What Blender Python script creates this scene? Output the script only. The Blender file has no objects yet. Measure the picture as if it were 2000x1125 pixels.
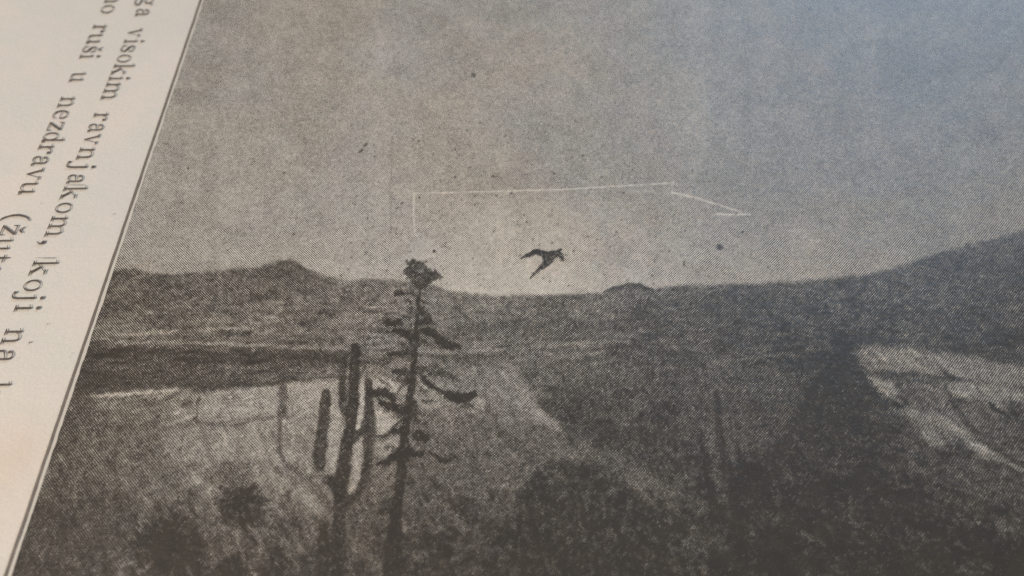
import bpy, math
import numpy as np

# ---------------------------------------------------------------- camera, world, lamps, exposure
# units: 1 Blender unit = 10 cm; x runs across the picture, y up the picture, z up from the table
TOP = 0.12                      # height of the open page above the table
F = 1457.0                      # focal length in photo pixels (photo 2000 x 1125)
PITCH = math.radians(56.6)
YAW = math.radians(-1.08)
CH = 0.588                      # camera height over the page

sc = bpy.context.scene
cam = bpy.data.cameras.new("camera")
cam.sensor_width = 36.0
cam.lens = F / 2000.0 * 36.0
cam.clip_start = 0.01
cam.clip_end = 100.0
cam.dof.use_dof = True
cam.dof.focus_distance = 0.705
cam.dof.aperture_fstop = 2.6
camo = bpy.data.objects.new("camera", cam)
camo.location = (0, 0, TOP + CH)
camo.rotation_euler = (math.pi / 2 - PITCH, 0, YAW)
sc.collection.objects.link(camo)
sc.camera = camo

w = bpy.data.worlds.new("World")
sc.world = w
w.use_nodes = True
bg = w.node_tree.nodes["Background"]
bg.inputs[0].default_value = (1.0, 0.97, 0.94, 1)
bg.inputs[1].default_value = 0.26


def lamp(name, loc, target, size, power, color):
    l = bpy.data.lights.new(name, 'AREA')
    l.shape = 'RECTANGLE'
    l.size, l.size_y = size
    l.energy = power
    l.color = color
    o = bpy.data.objects.new(name, l)
    o.location = loc
    d = [t - s for s, t in zip(loc, target)]
    import mathutils
    o.rotation_euler = mathutils.Vector(d).to_track_quat('-Z', 'Y').to_euler()
    sc.collection.objects.link(o)
    return o


lamp("room_lamp", (-2.3, -1.5, 2.4), (-.2, .4, TOP), (1.6, 1.6), 141, (1.0, 0.895, 0.78))
lamp("window_light", (2.5, 4.3, 2.6), (0.3, .5, TOP), (3.0, 2.4), 150, (0.44, 0.69, 1.0))

sc.cycles.use_denoising = False
sc.view_settings.view_transform = 'Standard'
sc.view_settings.look = 'None'
sc.view_settings.exposure = 0.0
sc.view_settings.gamma = 1.0

# ---------------------------------------------------------------- photo pixel -> point on the page
cp, sp = math.cos(PITCH), math.sin(PITCH)
hx, hy = math.sin(-YAW), math.cos(-YAW)
FWD = np.array([hx * cp, hy * cp, -sp])
RGT = np.array([hy, -hx, 0.0])
UP = np.array([hx * sp, hy * sp, cp])


def P(px, py):
    px = np.asarray(px, float)
    py = np.asarray(py, float)
    a = (px - 1000) / F
    b = (562.5 - py) / F
    d = [FWD[i] + RGT[i] * a + UP[i] * b for i in range(3)]
    t = -CH / d[2]
    return d[0] * t, d[1] * t


def Q(x, y):
    d = FWD[0] * x + FWD[1] * y - FWD[2] * CH
    a = RGT[0] * x + RGT[1] * y
    b = UP[0] * x + UP[1] * y - UP[2] * CH
    return 1000 + F * a / d, 562.5 - F * b / d


# ---------------------------------------------------------------- the printed picture, as ink tones
X0, Y0, CW, CHH = -160, -120, 2360, 1360
rng = np.random.default_rng(7)
XX, YY = np.meshgrid(np.arange(CW, dtype=np.float32) + X0, np.arange(CHH, dtype=np.float32) + Y0)


def noise(sx, sy=None, seed=None):
    """smooth value noise about 0, sd about 1, cells of sx by sy pixels"""
    sy = sy or sx
    nx, ny = int(CW / sx) + 4, int(CHH / sy) + 4
    g = rng.standard_normal((ny, nx)).astype(np.float32)
    u = np.arange(CW) / sx
    v = np.arange(CHH) / sy
    iu = u.astype(int)
    iv = v.astype(int)
    fu = (u - iu)
    fv = (v - iv)
    fu = (fu * fu * (3 - 2 * fu)).astype(np.float32)
    fv = (fv * fv * (3 - 2 * fv)).astype(np.float32)
    r = g[:, iu] * (1 - fu) + g[:, iu + 1] * fu
    return (r[iv] * (1 - fv)[:, None] + r[iv + 1] * fv[:, None]) * 1.35


def shear(a, k):
    """tilt a noise field: row y is rolled by k*y"""
    idx = (np.arange(CW)[None, :] + (np.arange(CHH)[:, None] * k).astype(int)) % CW
    return np.take_along_axis(a, idx, 1)


WX = noise(9) * 1.6 + noise(22) * 1.8 + noise(5) * .9
WY = noise(9) * 1.6 + noise(22) * 1.8 + noise(5) * .9

sky_x = [-200, 0, 300, 500, 700, 900, 1050, 1200, 1400, 1600, 1800, 2000, 2300]
sky_y = [-150, 50, 200, 350, 450, 530, 600]
sky_t = np.array([
    [140, 140, 140, 143, 146, 148, 146, 140, 130, 122, 118, 118, 116],
    [140, 140, 141, 144, 149, 150, 149, 146, 136, 124, 118, 118, 116],
    [142, 142, 143, 147, 152, 152, 152, 149, 140, 130, 124, 122, 118],
    [143, 143, 146, 149, 151, 150, 150, 147, 136, 130, 128, 126, 122],
    [141, 141, 142, 150, 156, 164, 168, 158, 146, 138, 132, 130, 126],
    [138, 138, 140, 151, 162, 173, 177, 166, 152, 143, 138, 134, 128],
    [138, 138, 140, 152, 164, 178, 184, 172, 158, 148, 142, 136, 130]], float)
gx = [-200, 0, 200, 400, 600, 800, 1000, 1200, 1400, 1600, 1800, 2000, 2300]
gy = [400, 560, 600, 650, 700, 750, 800, 850, 900, 950, 1000, 1050, 1100, 1260]
g_t = np.array([
    [94, 94, 94, 97, 104, 110, 108, 98, 92, 88, 88, 84, 84],
    [94, 94, 92, 97, 106, 114, 112, 100, 90, 86, 88, 84, 84],
    [92, 92, 92, 98, 106, 112, 110, 98, 86, 82, 87, 84, 84],
    [100, 100, 108, 110, 108, 106, 101, 92, 83, 78, 78, 82, 84],
    [76, 76, 77, 80, 88, 108, 104, 92, 86, 70, 92, 84, 80],
    [78, 78, 78, 88, 108, 128, 112, 88, 78, 62, 88, 90, 80],
    [86, 86, 92, 122, 140, 124, 112, 80, 74, 60, 84, 84, 76],
    [84, 84, 88, 118, 134, 106, 98, 78, 72, 62, 72, 74, 70],
    [80, 80, 94, 124, 122, 94, 90, 74, 68, 62, 68, 80, 76],
    [70, 80, 92, 110, 112, 88, 80, 76, 66, 58, 62, 78, 76],
    [66, 74, 84, 92, 102, 80, 72, 68, 65, 58, 60, 68, 70],
    [64, 70, 76, 80, 88, 72, 68, 66, 62, 56, 58, 60, 60],
    [64, 70, 76, 78, 82, 68, 65, 66, 62, 56, 57, 56, 56],
    [62, 66, 70, 70, 72, 64, 62, 62, 58, 54, 54, 54, 54]], float)


def bilerp(xs, ys, T):
    r = np.stack([np.interp(XX[0] + 0, xs, row) for row in T])          # rows x CW
    yy = YY[:, 0]
    j = np.clip(np.searchsorted(ys, yy) - 1, 0, len(ys) - 2)
    f = np.clip((yy - np.array(ys)[j]) / (np.array(ys)[j + 1] - np.array(ys)[j]), 0, 1)[:, None]
    return (r[j] * (1 - f) + r[j + 1] * f).astype(np.float32)


ridge = [(-200, 520), (225, 527), (260, 524), (290, 533), (330, 535), (400, 532), (450, 527), (490, 522), (530, 515), (565, 509),
         (580, 512), (600, 527), (640, 540), (680, 547), (720, 545), (780, 545), (840, 555), (880, 568), (950, 577),
         (1050, 580), (1150, 575), (1180, 570), (1215, 558), (1250, 556), (1275, 562), (1300, 560), (1350, 555),
         (1450, 555), (1550, 551), (1600, 546), (1680, 538), (1740, 525), (1800, 505), (1860, 487), (1900, 475),
         (1950, 465), (2000, 452), (2200, 400)]
rx, ry = zip(*ridge)
RIDGE = np.interp(XX[0], rx, ry)[None, :] + WY * .4
soft = np.interp(XX[0], [0, 700, 1000, 2000], [8, 8, 8, 9])[None, :]
gm = np.clip((YY - RIDGE) / soft + .5, 0, 1)
sky_t += np.interp(sky_x, [0, 700, 1100, 1500], [11, 9, 7, 4])[None, :]
T = bilerp(sky_x, sky_y, sky_t) * (1 - gm) + bilerp(gx, gy, g_t) * gm
ID = np.where(gm > .5, 1, 0).astype(np.uint8)            # 0 sky 1 mountains 2 valley 3 foreground ...


def window(x0, y0, x1, y1, m):
    a = max(0, int(x0 - m - X0)); b = min(CW, int(x1 + m - X0) + 1)
    c = max(0, int(y0 - m - Y0)); d = min(CHH, int(y1 + m - Y0) + 1)
    return slice(c, d), slice(a, b)


def put(s, al, tone, rid):
    T[s] += (tone - T[s]) * al
    if rid is not None:
        ID[s][al > .45] = rid


def poly(pts, tone, alpha=1.0, soft=3.0, rid=None, warp=1.0, tex=0):
    xs = [p[0] for p in pts]; ys = [p[1] for p in pts]
    s = window(min(xs), min(ys), max(xs), max(ys), soft * 2 + 10 * warp)
    x = XX[s] + WX[s] * warp * .45
    y = YY[s] + WY[s] * warp * .45
    ins = np.zeros(x.shape, bool)
    dist = np.full(x.shape, 1e9, np.float32)
    for i in range(len(pts)):
        (ax, ay), (bx, by) = pts[i - 1], pts[i]
        if ay != by:
            ins ^= ((ay > y) != (by > y)) & (x < (bx - ax) * (y - ay) / (by - ay) + ax)
        l2 = (bx - ax) ** 2 + (by - ay) ** 2 + 1e-6
        t = np.clip(((x - ax) * (bx - ax) + (y - ay) * (by - ay)) / l2, 0, 1)
        dist = np.minimum(dist, np.hypot(x - ax - t * (bx - ax), y - ay - t * (by - ay)))
    al = np.clip(np.where(ins, dist, -dist) / (2 * soft) + .5, 0, 1)
    al = al * al * (3 - 2 * al) * alpha
    put(s, al, tone, rid)
    if tex:
        T[s] += al * tex * G1[s]


def stroke(pts, wd, tone, alpha=1.0, soft=2.0, rid=None, warp=1.0, tex=0):
    """polyline, half-widths wd (one number or one per point)"""
    if not hasattr(wd, '__len__'):
        wd = [wd] * len(pts)
    xs = [p[0] for p in pts]; ys = [p[1] for p in pts]
    s = window(min(xs), min(ys), max(xs), max(ys), max(wd) + soft * 2 + 10 * warp)
    x = XX[s] + WX[s] * warp * .45
    y = YY[s] + WY[s] * warp * .45
    e = np.full(x.shape, 1e9, np.float32)
    for i in range(1, len(pts)):
        (ax, ay), (bx, by) = pts[i - 1], pts[i]
        l2 = (bx - ax) ** 2 + (by - ay) ** 2 + 1e-6
        t = np.clip(((x - ax) * (bx - ax) + (y - ay) * (by - ay)) / l2, 0, 1)
        e = np.minimum(e, np.hypot(x - ax - t * (bx - ax), y - ay - t * (by - ay)) - (wd[i - 1] + (wd[i] - wd[i - 1]) * t))
    al = np.clip(-e / soft + .5, 0, 1) * alpha
    put(s, al, tone, rid)
    if tex:
        T[s] += al * tex * G1[s]


def blob(cx, cy, a, b, tone, alpha=1.0, ang=0.0, soft=.35, rid=None, warp=1.5, tex=0):
    s = window(cx - max(a, b), cy - max(a, b), cx + max(a, b), cy + max(a, b), 12)
    x = XX[s] + WX[s] * warp * .45 - cx
    y = YY[s] + WY[s] * warp * .45 - cy
    c, q = math.cos(math.radians(ang)), math.sin(math.radians(ang))
    r = np.hypot((x * c + y * q) / a, (-x * q + y * c) / b)
    al = np.clip((1 - r) / soft + .5, 0, 1) * alpha
    put(s, al, tone, rid)
    if tex:
        T[s] += al * tex * G1[s]


QR = np.random.default_rng(11)


def inside(pts, x, y):
    c = False
    for i in range(len(pts)):
        (ax, ay), (bx, by) = pts[i - 1], pts[i]
        if (ay > y) != (by > y) and x < (bx - ax) * (y - ay) / (by - ay) + ax:
            c = not c
    return c


def hatch(pts, n, d, L, hw, off, alpha=.6, soft=4, bias=0):
    """n short strokes along direction d inside a polygon, each a little lighter or darker than what it lies on"""
    xs = [p[0] for p in pts]; ys = [p[1] for p in pts]
    m = math.hypot(*d)
    for k in range(n):
        x, y = QR.uniform(min(xs), max(xs)), QR.uniform(min(ys), max(ys))
        if not inside(pts, x, y):
            continue
        l = L * QR.uniform(.4, 1.2) / m
        a = QR.uniform(-.22, .22)
        dx, dy = d[0] * l - d[1] * l * a, d[1] * l + d[0] * l * a
        t = T[min(max(int(y - Y0), 0), CHH - 1), min(max(int(x - X0), 0), CW - 1)]
        h = hw * QR.uniform(.5, 1.3)
        stroke([(x - dx / 2, y - dy / 2), (x, y), (x + dx / 2, y + dy / 2)], [h * .4, h, h * .4], t + off * 1.7 * QR.uniform(-1, 1) + bias,
               alpha * QR.uniform(.5, 1), soft, warp=1)


def tuft(cx, cy, a, b, tone, n=None, ang=0, rid=4, size=2.6, alpha=.85):
    """a ragged clump of leaves: many small marks in an ellipse, gaps between"""
    n = n or int(6 + a * b * .32)
    c, q_ = math.cos(math.radians(ang)), math.sin(math.radians(ang))
    for k in range(n):
        u, v = QR.normal(0, .48, 2)
        x = cx + c * u * a - q_ * v * b
        y = cy + q_ * u * a + c * v * b
        z = size * QR.uniform(.6, 1.3)
        blob(x, y, z * QR.uniform(.9, 1.8), z * .8, tone + QR.uniform(-8, 10), alpha, ang + QR.uniform(-50, 50), .7, rid=rid, warp=.6)


def bough(pts, ws, tone=62, rid=4, size=2.6, dens=1.0):
    """foliage along a limb"""
    for i in range(1, len(pts)):
        (ax, ay), (bx, by) = pts[i - 1], pts[i]
        L = math.hypot(bx - ax, by - ay)
        ang = math.degrees(math.atan2(by - ay, bx - ax))
        k = max(1, int(L / 5))
        for j in range(k):
            t = (j + .5) / k
            w_ = ws[i - 1] + (ws[i] - ws[i - 1]) * t
            tuft(ax + (bx - ax) * t, ay + (by - ay) * t, 5, max(w_, 2), tone, int((3 + w_ * .9) * dens), ang, rid, size)


G1 = noise(4.2)
G2 = noise(7, 6)
G3 = noise(14, 10)
G4 = noise(38, 26)
G5 = noise(90, 60)
GH = noise(26, 4)

# region split of the land
valley = np.interp(XX[0], [-200, 160, 560, 720, 1000, 1300, 1640, 1700, 2200], [664, 664, 674, 684, 690, 700, 655, 668, 700])[None, :] + WY
fore = np.interp(XX[0], [-200, 160, 400, 560, 800, 980, 1100, 1300, 1640, 2200], [770, 770, 752, 745, 730, 705, 845, 960, 900, 960])[None, :] + WY
ID[(ID == 1) & (YY > valley)] = 2
ID[(ID == 2) & (YY > fore)] = 3

# land texture: blotches, scrub clumps, banding of the plain
land = gm
fy = np.clip((YY - 700) / 250, 0, 1)
hillz = np.clip(1 - np.abs(YY - 610) / 90, 0, 1)
T += land * (G1 * 3 + G2 * 4 + G3 * 4.5 * (.6 + fy * .6) + G4 * 4)
T += land * hillz * (G2 * 4 + GH * 3)
band = np.exp(-((YY - 700) / 45.0) ** 2)
T += land * band * GH * 5
diag = shear(noise(26, 9), .9)
diag2 = shear(noise(9, 46), -.35)
dl = np.clip((YY - 820) / 90, 0, 1) * np.clip((760 - XX) / 200, 0, 1)
T += land * dl * (diag2 * 6)
dr = np.clip((YY - 700) / 100, 0, 1) * np.clip((XX - 1250) / 200, 0, 1)
T += land * dr * (shear(noise(30, 8), -.9) * 4 + G2 * 2)
T += (1 - land) * (G1 * 2.5 + G2 * 2.0 + G3 * 2.0 + G4 * 1.8 + G5 * 1.6 + noise(30, 240) * 1.6)

# --- far hills and plain
poly([(520, 516), (566, 509), (600, 528), (650, 545), (640, 590), (560, 560), (500, 545)], 84, .45, 10)
stroke([(545, 516), (566, 511), (585, 520), (600, 530)], 4, 76, .6, 4)
stroke([(1180, 571), (1200, 562), (1225, 558), (1250, 558), (1275, 566)], [2, 3, 3, 4, 2], 62, .8, 3)
stroke([(1222, 560), (1236, 576), (1245, 592)], [3, 2, 1], 74, .5, 3)
poly([(1182, 571), (1215, 558), (1250, 556), (1276, 566), (1250, 568), (1210, 570)], 80, .5, 4, warp=3)
poly([(1190, 575), (1225, 566), (1235, 590), (1245, 630), (1150, 620)], 122, .35, 8)
stroke([(1000, 580), (1150, 578)], 5, 86, .4, 5)
poly([(700, 640), (1250, 620), (1300, 645), (1000, 652), (700, 656)], 84, .45, 8)
poly([(1180, 600), (1400, 575), (1600, 590), (1560, 625), (1250, 640)], 74, .4, 14)
poly([(1600, 600), (2000, 590), (2100, 640), (1700, 640)], 72, .35, 12)
poly([(1660, 655), (1800, 665), (2000, 690), (2000, 712), (1850, 690), (1680, 672)], 64, .55, 6)
blob(1965, 660, 45, 18, 62, .6)
stroke([(1690, 612), (1800, 610), (2000, 612)], 4, 66, .5, 5)
poly([(1740, 535), (2010, 470), (2010, 560), (1800, 575)], 80, .35, 20)
stroke([(230, 655), (330, 648), (430, 644), (497, 640)], 2.6, 142, .85, 3)
stroke([(180, 662), (215, 666), (250, 670), (300, 668), (400, 670), (500, 674), (620, 680), (680, 681)], [4, 3.5, 3, 3, 3, 4, 3, 2.5], 140, .75, 4)
stroke([(720, 678), (770, 676), (840, 690), (900, 688), (1000, 681), (1120, 671), (1232, 668)], [2.5, 2.5, 3, 3.5, 3, 2.5, 2], 138, .7, 4)
stroke([(1000, 662), (1100, 650), (1240, 656)], 3, 124, .45, 5)
stroke([(560, 662), (700, 656)], 3, 118, .4, 5)
poly([(165, 672), (250, 676), (560, 684), (700, 690), (700, 712), (540, 712), (300, 702), (160, 700)], 66, .62, 9, tex=4)
hatch([(150, 590), (780, 590), (780, 745), (150, 765)], 420, (1, .01), 60, 3, 20, .7, 4)
hatch([(700, 600), (1650, 590), (1650, 700), (700, 720)], 380, (1, -.03), 46, 3, 16, .65, 4)
hatch([(1640, 560), (2080, 520), (2080, 700), (1700, 660)], 160, (1, .12), 40, 3, 14, .6, 4)
hatch([(1650, 560), (2080, 470), (2080, 620), (1700, 620)], 120, (-.7, 1), 30, 3.5, 12, .6, 5)
hatch([(160, 540), (900, 560), (900, 640), (160, 640)], 200, (1, .2), 26, 3, 14, .6, 4)
stroke([(150, 716), (400, 718), (700, 722)], 5, 96, .35, 8)
poly([(140, 725), (300, 730), (520, 742), (640, 738), (560, 752), (380, 762), (300, 758), (140, 760)], 68, .6, 6)
blob(440, 652, 22, 7, 76, .7); blob(478, 650, 14, 6, 72, .7); blob(365, 648, 20, 4, 80, .5)
stroke([(330, 750), (430, 756), (560, 746), (640, 738), (690, 734)], 2, 66, .6, 3)
stroke([(850, 700), (930, 716), (985, 706)], 4, 78, .5, 5)
poly([(830, 700), (900, 705), (990, 700), (1000, 690), (840, 694)], 82, .5, 6)
stroke([(1385, 712), (1420, 704), (1465, 700)], 3, 118, .6, 5)
stroke([(1468, 708), (1490, 696), (1530, 690), (1560, 694)], [3, 4, 4, 3], 116, .6, 5)
stroke([(1240, 690), (1330, 676), (1400, 690)], 4, 108, .4, 6)

# --- light field with fences at the left
poly([(180, 770), (345, 758), (395, 764), (545, 752), (640, 742), (642, 800), (540, 812), (440, 822), (380, 832), (300, 815), (190, 800)], 136, .75, 7, tex=4)
poly([(180, 774), (300, 772), (340, 790), (330, 828), (180, 822)], 104, .7, 9, tex=6)
stroke([(178, 773), (230, 771), (290, 767), (345, 761)], [2, 2.6, 2.6, 2], 166, .9, 2.5)
stroke([(400, 768), (470, 764), (540, 758)], 3, 152, .6, 4)
poly([(395, 768), (545, 757), (545, 808), (470, 812), (400, 818)], 148, .6, 5)
poly([(560, 750), (640, 742), (660, 742), (655, 790), (560, 800)], 152, .75, 5)
stroke([(387, 763), (385, 790), (383, 828)], [3.2, 1.8, 2], 78, .9, 2)
blob(387, 762, 14, 5, 74, .7)
stroke([(150, 831), (250, 832), (330, 834), (375, 826), (400, 830), (470, 826), (490, 818), (545, 816)], [3, 3, 4, 6, 5, 4, 5, 3], 84, .6, 5)
blob(378, 823, 8, 7, 72, .7)
stroke([(268, 774), (285, 787), (298, 792), (330, 776), (350, 768)], [4, 5, 5, 4, 2], 84, .8, 3)
blob(364, 787, 14, 9, 88, .85, -38)
stroke([(330, 820), (360, 806), (378, 790)], 4, 100, .5, 5)
blob(450, 780, 24, 10, 112, .5, -10)
blob(165, 800, 22, 40, 84, .6, 15)
# hillside below it
poly([(340, 838), (540, 822), (640, 830), (640, 930), (560, 900), (520, 905), (420, 880), (330, 870)], 142, .5, 12, tex=4)
poly([(150, 840), (330, 840), (320, 930), (230, 960), (120, 940)], 92, .5, 16, tex=6)
stroke([(205, 885), (250, 862), (300, 840)], 3, 124, .5, 6)
for (a, b, c, d, tn) in ((360, 845, 395, 905, 112), (400, 850, 420, 900, 118), (470, 845, 500, 900, 118), (330, 850, 360, 930, 108), (455, 900, 500, 935, 150), (500, 830, 530, 890, 116)):
    stroke([(a, b), (c, d)], 5, tn, .45, 8)
poly([(560, 925), (620, 960), (645, 1010), (600, 1000), (560, 960), (520, 940)], 138, .45, 10)
stroke([(545, 935), (590, 965), (625, 1005)], 5, 142, .55, 7)
stroke([(548, 845), (546, 880), (556, 905), (585, 925), (612, 950), (640, 985), (655, 1000)], [3, 4, 5, 6, 8, 10, 8], 86, .75, 5, tex=4)
poly([(560, 830), (610, 830), (605, 900), (565, 890)], 122, .5, 8)
hatch([(90, 830), (640, 820), (640, 1125), (60, 1125)], 480, (.62, 1), 44, 4, 22, .6, 6)
hatch([(190, 770), (640, 750), (640, 830), (190, 830)], 90, (1, -.15), 26, 4, 20, .6, 5)
# bright ground between the cactus arms
poly([(640, 770), (664, 790), (668, 830), (655, 925), (642, 922), (644, 850)], 150, .85, 4, tex=4)
poly([(702, 742), (714, 742), (712, 800), (700, 842), (690, 838), (700, 790)], 168, .9, 3)
poly([(690, 872), (706, 858), (712, 885), (706, 930), (684, 968), (680, 960), (688, 910)], 150, .85, 4, tex=4)
poly([(716, 742), (745, 736), (782, 750), (786, 762), (768, 770), (735, 762), (722, 770)], 160, .85, 5, tex=5)
poly([(728, 796), (750, 808), (778, 824), (765, 838), (745, 856), (736, 850)], 162, .9, 4)
poly([(738, 868), (775, 850), (788, 856), (770, 880), (750, 890), (738, 884)], 148, .8, 5, tex=5)
poly([(812, 742), (835, 750), (850, 768), (870, 785), (830, 800), (812, 790)], 140, .7, 8, tex=5)
poly([(850, 745), (900, 752), (925, 765), (880, 775)], 130, .6, 6, tex=5)
# middle slope
poly([(840, 712), (980, 708), (1010, 745), (1050, 800), (1030, 830), (960, 800), (900, 800), (850, 760)], 120, .5, 14, tex=5)
poly([(815, 800), (930, 805), (1000, 860), (1100, 870), (1000, 930), (830, 920)], 92, .6, 20, tex=7)
poly([(1010, 820), (1060, 830), (1110, 850), (1150, 890), (1060, 890), (1000, 870)], 88, .5, 12, tex=6)
poly([(970, 702), (1000, 706), (1022, 745), (1050, 790), (1104, 843), (1070, 836), (1030, 800), (1000, 760)], 132, .6, 9, tex=4)
poly([(1024, 776), (1050, 792), (1104, 844), (1082, 838), (1037, 816)], 138, .7, 6)
poly([(1000, 830), (1100, 846), (1195, 884), (1240, 918), (1300, 952), (1310, 985), (1230, 960), (1170, 915), (1060, 890)], 98, .55, 10, tex=5)
stroke([(1200, 885), (1240, 915), (1300, 955), (1330, 968)], 7, 106, .5, 8)
stroke([(955, 800), (985, 850), (1010, 885)], [6, 5, 4], 84, .65, 6)
hatch([(830, 710), (985, 705), (1100, 845), (1200, 900), (1000, 980), (830, 960)], 300, (.8, 1), 34, 4, 20, .6, 5)
stroke([(905, 832), (950, 836), (985, 858)], 4, 88, .5, 6)
stroke([(935, 865), (960, 880)], 3, 128, .4, 5)
poly([(1012, 715), (1060, 730), (1200, 735), (1330, 760), (1350, 850), (1330, 960), (1250, 915), (1200, 880), (1110, 842), (1055, 790)], 84, .5, 12, tex=8)
poly([(1050, 785), (1120, 770), (1210, 800), (1330, 790), (1330, 940), (1250, 910), (1195, 875), (1105, 838)], 70, .62, 12, tex=9)
poly([(1195, 820), (1250, 785), (1270, 790), (1215, 835)], 104, .5, 8, tex=6)
poly([(1012, 960), (1030, 930), (1070, 902), (1130, 900), (1180, 912), (1235, 955), (1290, 990), (1320, 1080), (1250, 1140), (1000, 1140), (1000, 1000)], 60, .62, 14, rid=None, tex=10, warp=3)
hatch([(1010, 930), (1180, 900), (1320, 1080), (1000, 1120)], 200, (.2, 1), 13, 5, 20, .8, 4)
stroke([(992, 1000), (1000, 962), (1026, 924), (1062, 896), (1100, 888)], 6, 106, .5, 9)
poly([(850, 900), (990, 880), (1010, 930), (985, 1000), (900, 990), (840, 960)], 98, .45, 18, tex=5)
stroke([(1010, 955), (1040, 925)], 3, 112, .6, 5)
poly([(560, 1020), (760, 1000), (760, 1140), (640, 1140)], 78, .3, 20)
stroke([(680, 1052), (725, 1090), (755, 1115)], 8, 104, .5, 10)
stroke([(795, 970), (820, 995), (850, 1020)], 5, 96, .45, 9)
hatch([(1020, 715), (1650, 700), (1560, 870), (1330, 960), (1100, 845)], 520, (.35, 1), 16, 3, 22, .7, 3.5)
hatch([(640, 940), (1400, 960), (1400, 1130), (640, 1130)], 420, (.5, 1), 22, 5, 18, .6, 5)
for (a, b, c) in ((1150, 1000, 26), (1090, 950, 22), (1060, 1010, 30), (1220, 1010, 28), (1180, 1070, 34), (1280, 1060, 26), (930, 1090, 34), (860, 1050, 20), (1120, 790, 22), (1180, 830, 26), (1260, 850, 30), (1300, 800, 22), (1080, 760, 14), (1220, 770, 16), (1330, 900, 24), (900, 980, 22), (960, 1020, 26)):
    tuft(a, b, c * 1.2, c * .8, 66, int(c * 2.0), 0, None, 4, .3)
    stroke([(a - c * .7, b - c * .55), (a, b - c * .85), (a + c * .7, b - c * .5)], 2.5, T[int(b - c - Y0), int(a - X0)] + 18, .5, 5)
# --- right: dark scrub, fields, tracks
poly([(1330, 720), (1480, 712), (1590, 730), (1560, 800), (1500, 880), (1420, 900), (1330, 860)], 90, .55, 16, tex=6)
poly([(1628, 657), (1668, 655), (1674, 702), (1702, 745), (1714, 790), (1700, 842), (1640, 846), (1560, 858), (1525, 866), (1560, 800), (1592, 742), (1626, 702)], 59, .85, 9, tex=7, warp=2)
poly([(1600, 740), (1700, 760), (1700, 850), (1620, 900), (1540, 980), (1470, 1060), (1440, 1040), (1480, 940), (1530, 860)], 62, .4, 18, tex=10, warp=3)
hatch([(1560, 720), (1700, 720), (1720, 860), (1500, 1080), (1440, 1040)], 160, (.3, 1), 14, 5, 18, .75, 4)
poly([(1470, 880), (1560, 830), (1700, 830), (1740, 900), (1800, 960), (1850, 1080), (1800, 1140), (1470, 1140), (1460, 980)], 64, .45, 20, tex=9)
stroke([(1640, 660), (1652, 700), (1640, 740)], [14, 12, 8], 56, .7, 5)
poly([(1672, 690), (1700, 676), (1770, 678), (1850, 690), (1930, 706), (2100, 735), (2100, 765), (1960, 750), (1850, 735), (1760, 726), (1700, 728), (1686, 712)], 128, .8, 9, tex=7)
for (a, b, c, d) in ((1700, 690, 1745, 716), (1785, 700, 1800, 712), (1790, 682, 1810, 706)):
    stroke([(a, b), (c, d)], 3.5, 92, .6, 4)
stroke([(1700, 728), (1720, 726), (1750, 732), (1790, 730), (1846, 741), (1930, 752), (1998, 760), (2100, 772)], [2, 4, 6, 3, 4, 2.5, 2, 2], 70, .85, 3)
poly([(1702, 740), (1744, 744), (1762, 786), (1738, 778), (1716, 762)], 134, .8, 9, tex=6)
poly([(1760, 745), (1840, 752), (1856, 780), (1820, 796), (1775, 800), (1765, 770)], 100, .7, 8, tex=7)
poly([(1844, 748), (1912, 746), (2010, 762), (2010, 778), (1912, 790), (1881, 778), (1860, 772)], 138, .75, 7, tex=6)
poly([(1751, 804), (1825, 799), (1867, 811), (1912, 860), (1951, 885), (2000, 916), (1965, 913), (1895, 871), (1846, 846), (1858, 881), (1818, 871), (1783, 825)], 130, .75, 10, tex=7)
poly([(1820, 800), (1900, 800), (1950, 850), (2000, 890), (2010, 930), (1960, 905), (1890, 860)], 120, .5, 10, tex=6)
stroke([(1826, 836), (1840, 850), (1852, 866)], [5, 6, 4], 74, .8, 4)
stroke([(1846, 756), (1862, 785), (1880, 815), (1912, 850), (1950, 878), (2000, 910)], [3, 5, 8, 9, 7, 5], 66, .8, 5)
poly([(1880, 790), (2010, 800), (2010, 900), (1930, 860)], 76, .6, 12, tex=8)
poly([(1700, 790), (1745, 800), (1785, 830), (1810, 872), (1720, 860), (1690, 840)], 72, .55, 10, tex=6)
poly([(1860, 900), (2010, 935), (2010, 1010), (1950, 1000), (1880, 950)], 84, .45, 14, tex=6)
stroke([(1955, 905), (1975, 915), (1992, 925)], 3, 58, .7, 4)
blob(1990, 1040, 18, 30, 84, .4); blob(1885, 1105, 22, 10, 84, .5)
blob(1990, 1110, 60, 40, 54, .6)
hatch([(1672, 690), (1700, 676), (1850, 690), (2100, 735), (2100, 930), (1960, 905), (1850, 880), (1751, 804), (1702, 740)], 220, (1, .62), 46, 4, 30, .7, 4)
hatch([(1460, 860), (1700, 830), (1800, 900), (1990, 930), (2050, 1130), (1460, 1130)], 380, (.8, .7), 24, 4, 20, .6, 4)
for (a, b, c, d, h, tn) in ((1695, 684, 1722, 712, 2.5, 88), (1735, 690, 1760, 716, 3.5, 92), (1790, 694, 1830, 724, 3, 100), (1870, 706, 1900, 728, 3, 104), (1764, 752, 1800, 792, 5, 84), (1800, 756, 1836, 780, 6, 90),
                        (1880, 800, 1930, 840, 5, 112), (1930, 800, 1985, 850, 5, 106), (1850, 800, 1890, 842, 3, 100), (1900, 792, 1960, 812, 3, 118), (1795, 815, 1830, 850, 3, 116), (1880, 858, 1930, 900, 5, 118), (1760, 850, 1800, 880, 5, 96), (1830, 700, 1850, 716, 2, 150)):
    stroke([(a, b), ((a + c) / 2, (b + d) / 2), (c, d)], [h * .3, h, h * .4], tn, .6, 4, warp=2)
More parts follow.
